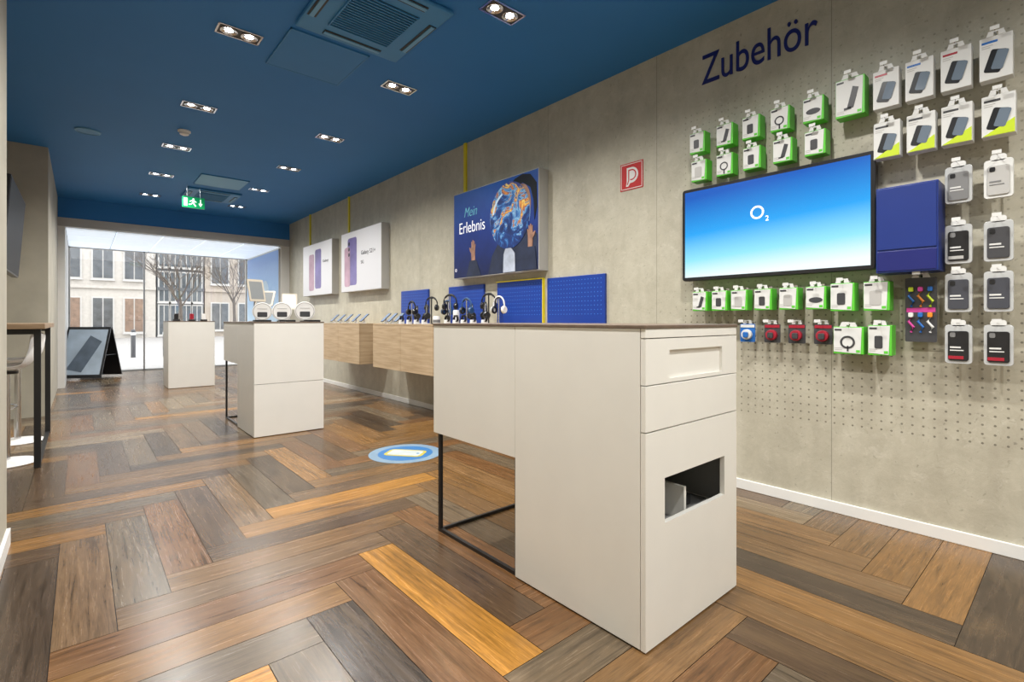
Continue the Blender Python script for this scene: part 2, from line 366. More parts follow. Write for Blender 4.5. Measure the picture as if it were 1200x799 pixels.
def handpoly(u,v,s,fl):
    pts=[(-.05,-.16),(-.055,-.03),(-.10,.02),(-.115,.07),(-.10,.08),(-.06,.045),(-.05,.10),(-.055,.17),(-.037,.175),(-.025,.10),(-.02,.20),(0,.20),(.005,.10),(.02,.18),(.037,.175),(.03,.09),(.055,.13),(.068,.12),(.05,.02),(.05,-.16)]
    cx,cz=P(u,v); return [(cx+fl*a*s,cz+b_*s) for a,b_ in pts]
obj('printed_hand',MB().prism(handpoly(.27,.29,.62,1),y-.003,y),SKIN,t)
obj('printed_sleeve',MB().prism([P(.18,.012),P(.225,.19),P(.31,.19),P(.37,.012)],y-.004,y),COAT,t)
obj('printed_hand',MB().prism(handpoly(.92,.34,.6,-1),y-.0065,y),SKIN,t)
obj('printed_sleeve',MB().prism([P(.84,.012),P(.875,.24),P(.965,.24),P(.985,.012)],y-.0075,y),COAT,t)
obj('printed_pillar',MB().prism([P(.635,.012),P(.64,.20),P(.66,.26),P(.72,.26),P(.76,.20),P(.765,.012)],y-.0065,y),mat('printed_white',(.5,.55,.66),.5,var=.35,vs=12),t)
text('lettering','Mein',TEAL,t,*P(.235,.755),.23,.10,y-.001,-.016,shear=.3)
text('lettering','Erlebnis',LETW,t,*P(.25,.58),.46,.12,y-.001,-.008)
text('lettering','O',LETW,t,*P(.035,.10),.03,.035,y-.001,.01)
t,w,h,y=lightbox(6.51,7.94,1.56,2.50,'white light box poster with a large purple phone, second from the entrance',POSTW)
obj('printed_phone',MB().prism(rrect(*P(.30,.50),.34,.74,.05),y-.001,y),PURP,t); obj('printed_phone',MB().prism(rrect(*P(.17,.42),.22,.62,.05),y-.002,y),PINK,t)
ln=MB()
for k in range(3): ln.prism(ell(*P(.22,.80-.09*k),.03,.03,14),y-.004,y)
obj('printed_lens',ln,BLKP,t)
text('lettering','Galaxy S21+',DGREY,t,*P(.70,.60),.48,.08,y-.001,.004); text('lettering','5G',DGREY,t,*P(.56,.46),.1,.05,y-.001)
t,w,h,y=lightbox(8.34,9.78,1.56,2.50,'white light box poster with slim pastel phones, nearest the entrance',POSTW)
obj('printed_phone',MB().prism(rrect(*P(.55,.50),.30,.70,.05),y-.001,y),PURP,t); obj('printed_phone',MB().prism(rrect(*P(.32,.45),.26,.66,.05),y-.002,y),PINK,t)
text('lettering','Galaxy',DGREY,t,*P(.80,.62),.26,.06,y-.001)
for yy,lb in ((4.64,'yellow strip on the wall above the dark blue poster'),(7.90,'yellow strip on the wall above the purple phone poster'),(9.72,'yellow strip on the wall above the pastel phones poster')):
    tag(obj('yellow_strip',MB().box(WX-.02,WX,yy-.022,yy+.022,2.5,CZ),YEL),lb,'strip','yellow strips above the posters')
for i,(y0,y1) in enumerate(((2.63,3.31),(3.37,4.05),(4.28,4.96),(5.42,6.12))):
    lb=['blue perforated board nearest the camera, right of the poster','blue perforated board with yellow edging under the dark blue poster','blue perforated board behind the headphones, third from the camera','blue perforated board above the phones, farthest from the camera'][i]
    w=y1-y0; t=thing('perforated_board',lb,'board',(WX,(y0+y1)/2,1.32),-PI/2,'blue perforated boards'); zb=-.25
    obj('panel',MB().box(-w/2,w/2,-.025,0,zb,.187),mat('board_blue',(.008,.045,.30),.4),t,.004)
    dm=MB()
    for a in range(18):
        for b in range(9): dm.prism(ell(-w/2+.04+a*(w-.08)/17,-.15+b*.0375,.005,.005,6),-.026,-.025)
    obj('perforation',dm,mat('perforation_blue',(.04,.17,.62),.5),t)
    if i==1:
        e=MB(); e.box(-w/2-.008,w/2+.008,-.03,0,.187,.197).box(w/2,w/2+.008,-.03,0,zb,.187); obj('edging',e,YEL,t)
z=text('wall_lettering','Zubehör',NAVY,None,0,0,.73,.205,-.003,0,.003); z.location=(WX,1.42,2.875); z.rotation_euler=(0,0,-PI/2)
tag(z,'dark blue word lettering high on the concrete wall above the packages','lettering')
t=thing('safety_sign','red square fire hose sign with white symbol on the wall','sign',(WX,2.38,2.265),-PI/2)
obj('plate',MB().box(-.108,.108,-.004,0,-.108,.108),SIGNR,t)
b=MB(); q=.1
b.box(-q,q,-.005,-.004,q-.005,q).box(-q,q,-.005,-.004,-q,-q+.005).box(-q,-q+.005,-.005,-.004,-q,q).box(q-.005,q,-.005,-.004,-q,q)
obj('border',b,CARD,t)
b=MB(); b.prism([(-.045,.070)]+[(.002+.062*math.cos(R(a)),.008+.062*math.sin(R(a))) for a in range(90,-91,-15)]+[(-.012,-.054),(-.030,-.078),(-.052,-.078),(-.045,-.040)],-.005,-.004)
obj('symbol',b,CARD,t)
b=MB(); ringp(b,.002,.010,.044,.034,-.0056,-.005,20,-110,90); b.prism([(-.030,.054),(.002,.054),(.002,.044),(-.020,.044),(-.020,-.030),(-.034,-.066),(-.044,-.066),(-.030,-.030)],-.0056,-.005)
obj('symbol_line',b,SIGNR,t)
# ---------------------------------------------------------------- big screen
y0,y1,z0,z1=.746,1.88,1.39,2.03; w,h=y1-y0,z1-z0
t=thing('wall_screen','large wall screen showing a blue gradient with a white ring logo','screen',(WX,(y0+y1)/2,(z0+z1)/2),-PI/2)
obj('housing',MB().prism(rrect(0,0,w,h,.02),-.10,-.045),BLKP,t,.004); obj('wall_mount',MB().box(-.2,.2,-.045,0,-.15,.15),BLACK,t)
o=obj('display',MB().box(-w/2+.022,w/2-.022,-.1015,-.1,-h/2+.024,h/2-.022),SCR,t)
b=MB(); ringp(b,-.050,.085,.042,.030,-.103,-.1015,36); obj('logo_ring',b,LETW,t)
text('logo_numeral','2',LETW,t,.010,.040,.020,.032,-.1025,.01)
t=thing('wall_box','dark royal blue box fixed to the wall right of the large screen','box',(WX,.60,1.36),-PI/2)
W2=.125
obj('body',MB().box(-W2,W2,-.18,0,.0,.44),BLUE,t,.002)
obj('door',MB().box(-W2+.006,W2-.006,-.185,-.18,.118,.433),BLUE,t,.0015)
obj('lower_flap',MB().box(-W2+.006,W2-.006,-.184,-.18,.008,.110),NAVY,t,.0015)
# ---------------------------------------------------------------- packages on hooks
GP='accessory packages hanging on the perforated wall'
def hook(Y,Z,pos):
    t=thing('peg_hook','chrome hook with white price tag holding the '+pos,'hook',(WX,Y,Z),-PI/2,'chrome hooks on the perforated wall')
    obj('rod',MB().tube([(0,-.0,0),(0,-.155,0),(0,-.165,.008)],.002,6),CHROME,t)
    obj('back_plate',MB().box(-.010,.010,-.003,0,-.010,.010),CHROME,t)
    obj('price_tag',MB().box(-.016,.016,-.168,-.165,.0,.017),CARD,t)
def tabbed(t,w,h,y,m=CARD):
    b=MB()
    b.prism([(-w*.30,h/2),(-w*.24,h/2+.018),(-.008,h/2+.018),(-.008,h/2)],y,y+.002).prism([(w*.30,h/2),(w*.24,h/2+.018),(.008,h/2+.018),(.008,h/2)],y,y+.002)
    b.box(-w*.24,w*.24,y,y+.002,h/2+.018,h/2+.024)
    obj('hang_tab',b,m,t)
def fine(t,w,h,y,x0,z0,n,m=GREY):
    b=MB()
    for k in range(n): b.box(x0,x0+w*(.34,.26,.30,.2)[k%4],y-.0008,y,z0-k*.009,z0-k*.009+.0035)
    obj('print_line',b,m,t)
def pack(px,zc,w,h,style,v,look,pos,T=.08,X=3.2):
    label=look+', '+pos; w*=.95; h*=.97
    Y=wy(px,X); t=thing('accessory_package',label,'package',(X+T,Y,zc),-PI/2,GP); y=-T
    if style=='green':
        obj('carton',MB().box(-w/2,w/2,y,0,-h/2,h/2),GREEN,t,.002)
        obj('front_card',MB().prism([(-w/2+.002,-h/2+.012),(w/2-.014,-h/2+.004),(w/2-.008,h/2-.004),(-w/2+.002,h/2-.004)],y-.002,y),CARD,t)
        b=MB()
        if v==0: b.prism(rrect(-.005,-.01,w*.34,h*.42,.008),y-.004,y-.002)
        elif v==1: ringp(b,-.003,-.01,w*.25,w*.18,y-.004,y-.002,20); b.box(-.006,.002,y-.004,y-.002,-.06,-.03)
        elif v==2: b.prism(ell(0,-.012,w*.34,h*.12,20),y-.004,y-.002)
        elif v==3: b.prism([(-w*.1,-h*.3),(w*.12,-h*.3),(w*.3,h*.2),(w*.1,h*.26)],y-.004,y-.002).box(-w*.2,w*.05,y-.004,y-.002,-h*.33,-h*.27)
        else: b.prism(rrect(-.004,-.01,w*.45,h*.5,.01),y-.004,y-.002)
        obj('picture',b,DGREY if v!=4 else GREY,t)
        obj('stripe',MB().box(-w/2+.006,-w/2+.04,y-.003,y-.002,h/2-.022,h/2-.012),DGREY,t)
        obj('corner_badge',MB().box(w/2-.034,w/2-.016,y-.003,y-.002,-h/2+.010,-h/2+.024),GREEN,t)
        fine(t,w,h,y-.002,-w/2+.006,-h/2+.030,2)
        tabbed(t,w,h,y)
    elif style=='shield':
        obj('carton',MB().box(-w/2,w/2,y,0,-h/2,h/2),CARD,t,.002)
        M=Matrix.Rotation(R(16),4,'Y')
        obj('picture',MB().prism(rrect(.004,-.018,w*.5,h*.52,.008),y-.002,y,M),BLKP,t)
        obj('picture_glass',MB().prism(rrect(.018,-.012,w*.36,h*.44,.008),y-.004,y-.002,M),mat('shield_sheen',(.16,.20,.25),.15),t)
        obj('stripe',MB().box(-w/2+.008,w/2-.05,y-.001,y,h/2-.030,h/2-.020),(RED if v==2 else BLUEP if v==0 else DGREY),t)
        fine(t,w,h,y,-w/2+.008,h/2-.042,2)
        if v==1: obj('wedge',MB().prism([(-w/2+.004,-h/2+.003),(w/2-.003,-h/2+.003),(w/2-.003,-h/2+h*.36)],y-.003,y),LIME,t)
        tabbed(t,w,h,y)
    elif style=='case':
        obj('blister',MB().prism(rrect(0,0,w,h,.014),y,0),CLEAR if v!=1 else CARD,t,.002)
        cm=[MGREY,GREY,BLKP,mat('slate_grey',(.055,.058,.072),.4),DGREY][v%5]
        obj('phone_case',MB().prism(rrect(0,-.008,w*.76,h*.76,.010),y-.006,y),cm,t,.002)
        obj('camera_cutout',MB().prism(rrect(-w*.20,h*.24,w*.2,h*.12,.006),y-.008,y-.006),BLKP if v!=2 else MGREY,t)
        obj('printed_label',MB().box(-w*.30,w*.10,y-.0075,y-.006,-h*.10,-h*.06).box(-w*.30,w*.20,y-.0075,y-.006,-h*.17,-h*.145),CARD if v!=1 else MGREY,t)
        if v==2: obj('label_band',MB().box(-w*.36,w*.2,y-.008,y-.006,-h*.38,-h*.30),RED if look.find('red')>=0 else GREY,t)
        b=MB(); b.prism(rrect(0,h/2+.008,w*.55,.03,.012),y,y+.003); obj('hang_tab',b,CARD,t)
    elif style=='blister':
        obj('backing_card',MB().prism(rrect(0,0,w,h,.008),-.03,-.027),BLUEP if v==0 else DGREY,t)
        obj('blister',MB().prism(ell(0,-.01,w*.34,h*.28,16),-.055,-.03),(CARD if v==0 else RED),t,.003)
        obj('plug',MB().prism(rrect(0,-.012,w*.34,h*.3,.008),-.068,-.055),DGREY if v else BLUEP,t,.002)
        obj('header',MB().box(-w/2+.004,w/2-.004,-.033,-.03,h*.3,h*.45),CARD if v==0 else RED,t)
        tabbed(t,w,h,-.03)
    elif style=='colour':
        obj('backing_card',MB().prism(rrect(0,0,w,h,.006),-.02,-.017),DGREY,t)
        cs=[BLUEP,ORANGE,LIME,mat('pack_magenta',(.6,.05,.3),.4),BLUEP,CARD]
        for k in range(6):
            x=-w*.3+(k%3)*w*.3; zz=(h*.18 if k<3 else -h*.22)
            obj('cable_strap',MB().tube([(x,-.028,zz-h*.13),(x+.012,-.034,zz-h*.05),(x-.010,-.034,zz+h*.04),(x+.004,-.028,zz+h*.12)],.006,8),cs[k],t,smooth=True)
            obj('strap_clip',MB().prism(rrect(x,zz+h*.14,.02,.024,.005),-.038,-.02),cs[(k+2)%6],t,.002)
        obj('printed_band',MB().box(-w/2+.006,w/2-.006,-.021,-.02,-.012,.010),mat('pack_magenta',(.6,.05,.3),.4),t)
        tabbed(t,w,h,-.02)
    hook(Y,zc+h/2+.010,pos)
r1=[(817,'green',0),(849,'green',3),(880,'green',0),(914,'green',1),(953,'green',2),(996,'green',3)]
pic=['a dark adapter','a cable ring','a dark pad','a plug','a pale adapter']
for i,(px,s,v) in enumerate(r1):
    pack(px,2.335+.01*(i==5),.115+.03*(i==5),.145+.07*(i==5),s,v,'white and green box picturing '+pic[v],'%s in the top package row'%ORD[i])
for i,(px,v,col) in enumerate(((1038,2,'red'),(1077,0,'blue'),(1120,2,'red'),(1167,0,'blue'))):
    pack(px,2.335,.118,.205,'shield',v,'white box with %s band'%col,'%s in the top package row'%ORD[6+i],.06)
for i,(px,v) in enumerate(((819,4),(849,1),(881,0),(917,3),(955,0))):
    pack(px,2.14,.115,.145,'green',v,'white and green box picturing '+pic[v],'%s in the second package row'%ORD[i])
for i,px in enumerate((1039,1079,1121,1170)):
    pack(px,2.065,.12,.195,'shield',1,'white box with lime corner','%s in the second package row'%ORD[5+i],.06)
cz=[1.775,1.485,1.25,1.0]; rn=['top','second','third','bottom']
cc=[(0,1),(2,4),(3,3),(2,2)]
nm=['grey','pale','black','slate grey','dark grey']
for r in range(4):
    for c,px in enumerate((1123,1170)):
        v=cc[r][c]; ex=' with red label' if r==3 else ''
        pack(px,cz[r],.105,.195 if r else .185,'case',v,'%s phone case%s'%(nm[v],ex),'%s of the %s case column'%(rn[r],('left','right')[c]),.025,3.22)
for i,px in enumerate((820,843,866,894,924,956,987,1027)):
    v=(3,0,4,0,4,2,0,4)[i]
    pack(px,1.245,.11 if i<6 else .122,.135 if i<6 else .16,'green',v,'white and green box picturing '+pic[v],'%s in the row under the screen'%ORD[i])
for i,px in enumerate((872,901,930,961)):
    pack(px,1.035,.10,.12,'blister',0 if i==0 else 1,('blue and white blister pack' if i==0 else 'red and black blister pack'),'%s in the lowest package row'%ORD[i])
pack(994,1.005,.15,.155,'green',1,'wide white and green box picturing a cable ring','fifth in the lowest package row')
pack(1031,1.01,.11,.165,'green',0,'white and green box picturing a dark adapter','sixth in the lowest package row')
pack(1076,1.17,.135,.34,'colour',0,'tall dark card with colourful cables','tall card left of the case columns')
# ---------------------------------------------------------------- ceiling fittings
lights=[]
def downlight(x,y,label,first=[None]):
    if first[0] is None:
        t=thing('ceiling_downlight',label,'ceiling light',(x,y,CZ),0,'recessed twin downlights in the blue ceiling'); a,b=.14,.075
        f=MB().box(-a,a,-b,-b+.012,-.008,0).box(-a,a,b-.012,b,-.008,0).box(-a,-a+.012,-b,b,-.008,0).box(a-.012,a,-b,b,-.008,0)
        obj('frame',f,CHROME,t); obj('tray',MB().box(-a+.012,a-.012,-b+.012,b-.012,-.003,0),DGREY,t)
        for s in (-1,1):
            l=obj('lamp',MB().lathe([(.050,-.012),(.054,-.010),(.054,-.003)],20).lathe([(.050,-.012),(.024,-.004)],20),CHROME,t,loc=(s*.064,0,0),smooth=True)
            obj('led',MB().lathe([(0,-.005),(.026,-.005)],16),LED,l)
        first[0]=t
    else:
        t=copy_tree(first[0]); t.location=(x,y,CZ); t['label']=label
    lights.append((x,y))
for s,x in (('right',2.08),('left',.84)):
    ys=[3.9,5.48,6.93,8.38,9.85]
    if x==2.08: ys=[2.5]+ys
    for i,y in enumerate(ys):
        downlight(x,y,'twin chrome downlight in the %s ceiling row, %s from the camera'%(s,ORD[i]))
extra=[(.84,2.5),(2.08,1.05),(.84,1.05),(2.08,-.4),(.84,-.4),(2.08,-1.8),(.84,-1.8)]
for i,(x,y) in enumerate(extra): downlight(x,y,'twin chrome downlight outside the frame, %s behind the visible rows'%ORD[i])
for i,(x,y) in enumerate(lights):
    l=bpy.data.lights.new('downlight_lamp','SPOT'); l.energy=138; l.spot_size=R(148); l.spot_blend=.9; l.shadow_soft_size=.045; l.color=(1,.975,.93)
    o=bpy.data.objects.new('downlight_lamp',l); C.objects.link(o); o.location=(x,y,CZ-.04)
def cassette(x0,x1,y0,y1,label):
    t=thing('ceiling_air_unit',label,'air conditioner',((x0+x1)/2,(y0+y1)/2,CZ),0,'square ceiling air units'); a,b=(x1-x0)/2,(y1-y0)/2
    obj('cover',MB().box(-a,a,-b,b,-.03,0),CASB,t,.012)
    g=MB()
    for k in range(17): yy=-b*.55+k*b*1.1/16; g.box(-a*.55,a*.55,yy-.004,yy+.004,-.042,-.03)
    g.box(-a*.57,-a*.55,-b*.58,b*.58,-.042,-.03).box(a*.55,a*.57,-b*.58,b*.58,-.042,-.03)
    obj('grille_backing',MB().box(-a*.56,a*.56,-b*.57,b*.57,-.032,-.03),BLACK,t); obj('grille',g,CASB,t)
    for k in range(4):
        q=MB().box(-a*.55,a*.55,-b*.9,-b*.76,-.034,-.029); M=Matrix.Rotation(k*PI/2,4,'Z'); bmesh.ops.transform(q.bm,matrix=M,verts=q.bm.verts)
        obj('air_slot',q,BLACK,t)
        q=MB().box(-a*.54,a*.54,-b*.87,-b*.80,-.04,-.034); bmesh.ops.transform(q.bm,matrix=M,verts=q.bm.verts); obj('louvre',q,CASL,t)
cassette(1.09,1.84,2.70,3.50,'large blue-painted square air unit in the ceiling nearest the camera')
cassette(1.22,1.95,8.85,9.60,'smaller-looking square air unit far down the ceiling behind the exit sign')
HTC=mat('hatch_blue',(.028,.19,.47),.6,var=.04)
for (a,b,c,d,m,lb) in ((1.09,1.66,3.58,4.20,HTC,'flat square ceiling hatch beside the nearest air unit'),(1.25,1.85,7.95,8.6,CASL,'pale square ceiling hatch before the far air unit')):
    t=thing('ceiling_hatch',lb,'hatch',((a+b)/2,(c+d)/2,CZ),0); w,h=(b-a)/2,(d-c)/2
    obj('panel',MB().box(-w+.008,w-.008,-h+.008,h-.008,-.010,0),m,t,.002)
    obj('rim',MB().box(-w,w,-h,-h+.008,-.012,0).box(-w,w,h-.008,h,-.012,0).box(-w,-w+.008,-h,h,-.012,0).box(w-.008,w,-h,h,-.012,0),CASB,t)
t=thing('ceiling_speaker','flat round grey ceiling speaker at the left of the blue ceiling','speaker',(.055,6.96,CZ)); 
obj('rim',MB().lathe([(.11,-.001),(.108,-.012),(.095,-.014)],28),CASL,t,smooth=True); obj('cover',MB().lathe([(0,-.012),(.096,-.010)],28),CASB,t)
t=thing('smoke_detector','small round white smoke detector on the blue ceiling','smoke detector',(.83,6.29,CZ))
obj('base',MB().lathe([(.06,0),(.06,-.015),(.05,-.02)],24),WHITEP,t,smooth=True); obj('sensor_head',MB().lathe([(.045,-.018),(.042,-.04),(.02,-.05),(0,-.05)],24),WHITEP,t,smooth=True)
t=thing('exit_sign','green illuminated emergency exit sign with running figure and arrow','exit sign',(1.25,8.6,2.84)); t.scale=(.82,1,.88)
obj('plate',MB().box(-.17,.17,-.02,.02,-.09,.09),EXITG,t,.003)
b=MB().box(-.150,-.095,-.022,-.02,-.065,.065); obj('door_symbol',b,EXITW,t)
b=MB(); K=1.15; O=.035
def kp(pts): return [(x*K+O,z*K) for x,z in pts]
b.prism(kp(ell(-.035,.048,.014,.014,12)),-.023,-.02).prism(kp([(-.055,.034),(-.025,.034),(-.022,-.005),(-.048,-.012)]),-.023,-.02).prism(kp([(-.048,-.008),(-.026,-.004),(.004,-.052),(-.012,-.058)]),-.023,-.02).prism(kp([(-.046,-.012),(-.060,-.036),(-.098,-.040),(-.098,-.028),(-.068,-.022),(-.056,0)]),-.023,-.02).prism(kp([(-.03,.034),(.006,.012),(.004,.0),(-.04,.018)]),-.023,-.02).prism(kp([(-.05,.032),(-.082,.022),(-.086,.004),(-.074,.004),(-.068,.014),(-.045,.02)]),-.023,-.02)
obj('figure_symbol',b,EXITW,t)
obj('arrow_symbol',MB().box(.095,.113,-.022,-.02,-.01,.06).prism([(.070,-.008),(.138,-.008),(.104,-.062)],-.022,-.02),EXITW,t)
for x in (-.1,.1): obj('hanger',MB().tube([(x,0,.09),(x,0,(CZ-2.84)/.88)],.004,6),CHROME,t)
# ---------------------------------------------------------------- floor sticker
t=thing('floor_sticker','round blue floor sticker with a yellow-edged white phone beside the foreground counter','sticker',(2.06,3.75,0),R(-41))
MX=Matrix.Rotation(-PI/2,4,'X')
def flat(b): bmesh.ops.transform(b.bm,matrix=MX,verts=b.bm.verts); return b
obj('disc',flat(MB().prism(ell(0,0,.30,.30,48),-.0012,0)),mat('sticker_pale',(.20,.31,.42),.35,var=.2),t)
obj('blue_disc',flat(MB().prism(ell(0,0,.225,.225,48),-.002,-.001)),mat('sticker_blue',(.03,.16,.40),.35),t)
TR=Matrix.Rotation(R(10),4,'Y')
obj('yellow_edge',flat(MB().prism(rrect(0,0,.33,.20,.05),-.003,-.002,TR)),mat('sticker_yellow',(.50,.42,.07),.35),t)
obj('phone_picture',flat(MB().prism(rrect(0,0,.28,.155,.03),-.004,-.003,TR)),mat('sticker_white',(.50,.56,.56),.35,var=.2,vs=12),t)
obj('phone_button',flat(MB().prism(ell(.11,0,.014,.014,14),-.0045,-.004,TR)),mat('sticker_line',(.06,.20,.38),.4),t)
# ---------------------------------------------------------------- devices on wall cabinets
def phone(loc,rz,label,first={}):
    if 'p' not in first:
        t=thing('display_phone',label,'phone',loc,rz,'phones displayed on the oak cabinets')
        obj('stand_base',MB().lathe([(0,0),(.035,0),(.035,.006),(.012,.012),(0,.012)],20),WHITEP,t,smooth=True)
        obj('stand_post',MB().tube([(0,0,.01),(0,0,.06)],.012,12),WHITEP,t)
        M=Matrix.Translation((0,0,.08))@Matrix.Rotation(R(-48),4,'X')
        obj('phone_body',MB().prism(rrect(0,0,.076,.16,.01),-.004,.004,M),BLKP,t); obj('screen',MB().prism(rrect(0,0,.068,.15,.008),-.0048,-.004,M),mat('phone_screen',(.20,.26,.36),.2,emit=.2),t)
        first['p']=t
    else:
        t=copy_tree(first['p']); t.location=loc; t.rotation_euler=(0,0,rz); t['label']=label
    return t
for i,y in enumerate((6.68,6.95,7.22,7.49,7.76)): phone((3.02,y,ZC),-PI/2,'tilted display phone on the farthest oak cabinet, %s from the camera'%ORD[i])
for i,y in enumerate((5.98,5.80,5.62)): phone((3.0,y,ZC),-PI/2,'tilted display phone on the cabinet left of the headphones, %s from the entrance side'%ORD[i])
HS=.92
def headphone(x,y,k,label,col):
    sw=BLKP if k%3 else WHITEP
    t=thing('headphone_stand','stand carrying the '+label,'stand',(x,y,ZC),-PI/2,'headphone stands')
    obj('base',MB().lathe([(0,0),(.055,0),(.055,.008),(0,.012)],24),sw,t,smooth=True); H=.205+.05*(k%3)
    obj('post',MB().tube([(0,0,.01),(0,0,H)],.007,10),CHROME if k%2 else sw,t); obj('cradle',MB().box(-.018,.018,-.014,.014,H-.004,H+.004),BLKP,t,.003)
    z=ZC+H+.0095
    t=thing('headphones',label,'headphones',(x,y,z),-PI/2+R(30*(k%3)-24),'headphones on display'); t.scale=(HS,)*3
    pts=[(.078*math.cos(R(a)),0,-.082+.09*math.sin(R(a))) for a in range(-10,191,10)]
    obj('headband',MB().tube(pts,.0085,8),col,t,smooth=True); pts2=[(.07*math.cos(R(a)),0,-.083+.083*math.sin(R(a))) for a in range(40,141,10)]
    obj('band_pad',MB().tube(pts2,.007,8),BLKP,t,smooth=True)
    for s in (-1,1):
        M=Matrix.Translation((s*.07,0,-.13))@Matrix.Rotation(s*PI/2,4,'Y')
        c=obj('ear_cup',MB().lathe([(0,.022),(.03,.022),(.038,.014),(.04,0),(.0,0)],24,M),col,t,smooth=True)
        obj('ear_pad',MB().lathe([(.04,0),(.042,-.008),(.034,-.018),(.022,-.016),(.02,0)],24,M),BLKP,c,smooth=True)
HB=mat('hp_blue',(.03,.09,.22),.4)
hl=['farthest from the camera','second from the entrance side','third from the entrance side','fourth from the entrance side','fifth from the entrance side','sixth from the entrance side','seventh from the entrance side','eighth from the entrance side','ninth from the entrance side','right behind the white pair']
hy=[5.46,5.29,5.12,4.95,4.78,4.47,4.32,4.17,4.02,3.86]
for k,y in enumerate(hy):
    blue=k in (4,7); headphone((3.16,2.99)[k%2],y,k,('dark blue' if blue else 'black')+' headphones on display, '+hl[k],HB if blue else BLKP)
headphone(3.0,3.66,1,'white headphones nearest the camera',WHITEP)
for k,(x,y,h,lb) in enumerate(((3.2,4.63,.16,'small white cylindrical speaker among the dark headphones'),(2.92,4.60,.09,'smallest white cylindrical speaker among the dark headphones'))):
    t=thing('table_speaker',lb,'speaker',(x,y+.03,ZC))
    obj('shell',MB().lathe([(0,0),(.034,0),(.038,.01),(.038,h-.01),(.032,h),(0,h)],24),WHITEP,t,smooth=True); obj('band',MB().lathe([(.0385,.02),(.0395,.022),(.0395,.05),(.0385,.052)],24),MGREY,t)
for k,y in enumerate((5.38,5.20,5.03,4.86,4.40,4.24,4.10,3.94,3.76)):
    t=thing('watch_display','small black watch on a cushion stand, %s from the entrance side'%ORD[k],'watch',(2.905,y,ZC),-PI/2,'watches in front of the headphones')
    obj('stand',MB().prism([(-.02,0),(.02,0),(.012,.05),(-.012,.05)],-.03,.03),WHITEP,t,.003)
    b=MB(); ringp(b,0,.06,.034,.030,-.012,.012,20); obj('strap',b,BLKP,t); obj('dial',MB().box(-.018,.018,-.018,.018,.088,.098),BLKP,t,.004)
# ---------------------------------------------------------------- counter 2 goods
def disc_display(x,y,r,label,rz=R(-12)):
    t=thing('round_display',label,'display disc',(x,y,1.10),rz,'white round displays on the middle counter')
    obj('foot',MB().box(-r*.5,r*.5,-.04,.04,0,.012),BLKP,t,.002)
    obj('disc',MB().prism(ell(0,r+.012,r,r,40),-.012,.012),WHITEP,t,.004)
    b=MB(); ringp(b,0,r+.012,r*.93,r*.86,-.0135,-.012,36); obj('inner_ring',b,GREY,t)
    obj('window',MB().prism(rrect(0,r*.8,r*1.0,r*.55,.008),-.014,-.012),DGREY,t)
    obj('label_strip',MB().box(-r*.5,r*.5,-.0145,-.012,r*1.4,r*1.46),GREY,t)
disc_display(1.37,5.40,.09,'white round display disc at the left front of the middle counter')
disc_display(1.79,5.42,.10,'white round display disc at the right front of the middle counter')
disc_display(1.585,5.50,.095,'white round display disc between the other two on the middle counter')
FRM=mat('tablet_frame',(.52,.46,.37),.4)
def tablet(x,y,rz,label,H=.2,wd=.19,ht=.27,lean=-15):
    t=thing('display_tablet',label,'tablet',(x,y,1.10),rz,'tablets on the middle counter')
    obj('stand_base',MB().lathe([(0,0),(.07,0),(.07,.008),(0,.01)],24),GREY,t,smooth=True); obj('stand_post',MB().tube([(0,.0,.008),(0,.03,H*.6),(0,.02,H+.05)],.009,10),GREY,t)
    M=Matrix.Translation((0,0,H+ht/2-.04))@Matrix.Rotation(R(lean),4,'X')
    obj('tablet_body',MB().prism(rrect(0,0,wd,ht,.012),-.005,.005,M),FRM,t); obj('screen',MB().prism(rrect(0,0,wd*.80,ht*.80,.004),-.006,-.005,M),mat('tablet_screen',(.22,.23,.23),.15,emit=.1),t)
tablet(1.40,5.75,R(20),'tall tablet on a stand at the left of the middle counter',.25,.18,.24,-14)
tablet(1.57,6.08,R(-35),'tablet on a stand behind the round discs, middle one of three',.20,.2,.20,-30)
tablet(1.78,5.90,R(-20),'small tablet on a stand at the right of the middle counter',.17,.16,.19,-18)
for k,(x,y,rz) in enumerate(((1.33,5.25,.1),(1.56,5.25,-.05),(1.80,5.23,.08))):
    t=thing('flat_phone','black phone lying flat at the middle counter front edge, %s from the left'%ORD[k],'phone',(x,y,1.10),rz,'phones lying on the middle counter')
    obj('phone_body',flat(MB().prism(rrect(0,0,.15,.075,.01),-.018,0)),BLKP,t); obj('screen',flat(MB().prism(rrect(0,0,.14,.066,.008),-.0188,-.018)),DGREY,t)
for k,(x,y,m,lb) in enumerate(((1.2,9.95,BLKP,'black handset on the counter near the entrance'),(1.42,9.95,RED,'red handset standing on the counter near the entrance'),(1.6,9.98,WHITEP,'white handset on the counter near the entrance'))):
    t=thing('handset',lb,'phone',(x,y,1.10),0,'handsets on the entrance counter')
    obj('cradle',MB().box(-.05,.05,-.03,.03,0,.03),BLKP,t,.004); obj('phone_body',MB().prism(rrect(0,.075,.06,.1,.01),-.01,.01),m,t,.002)
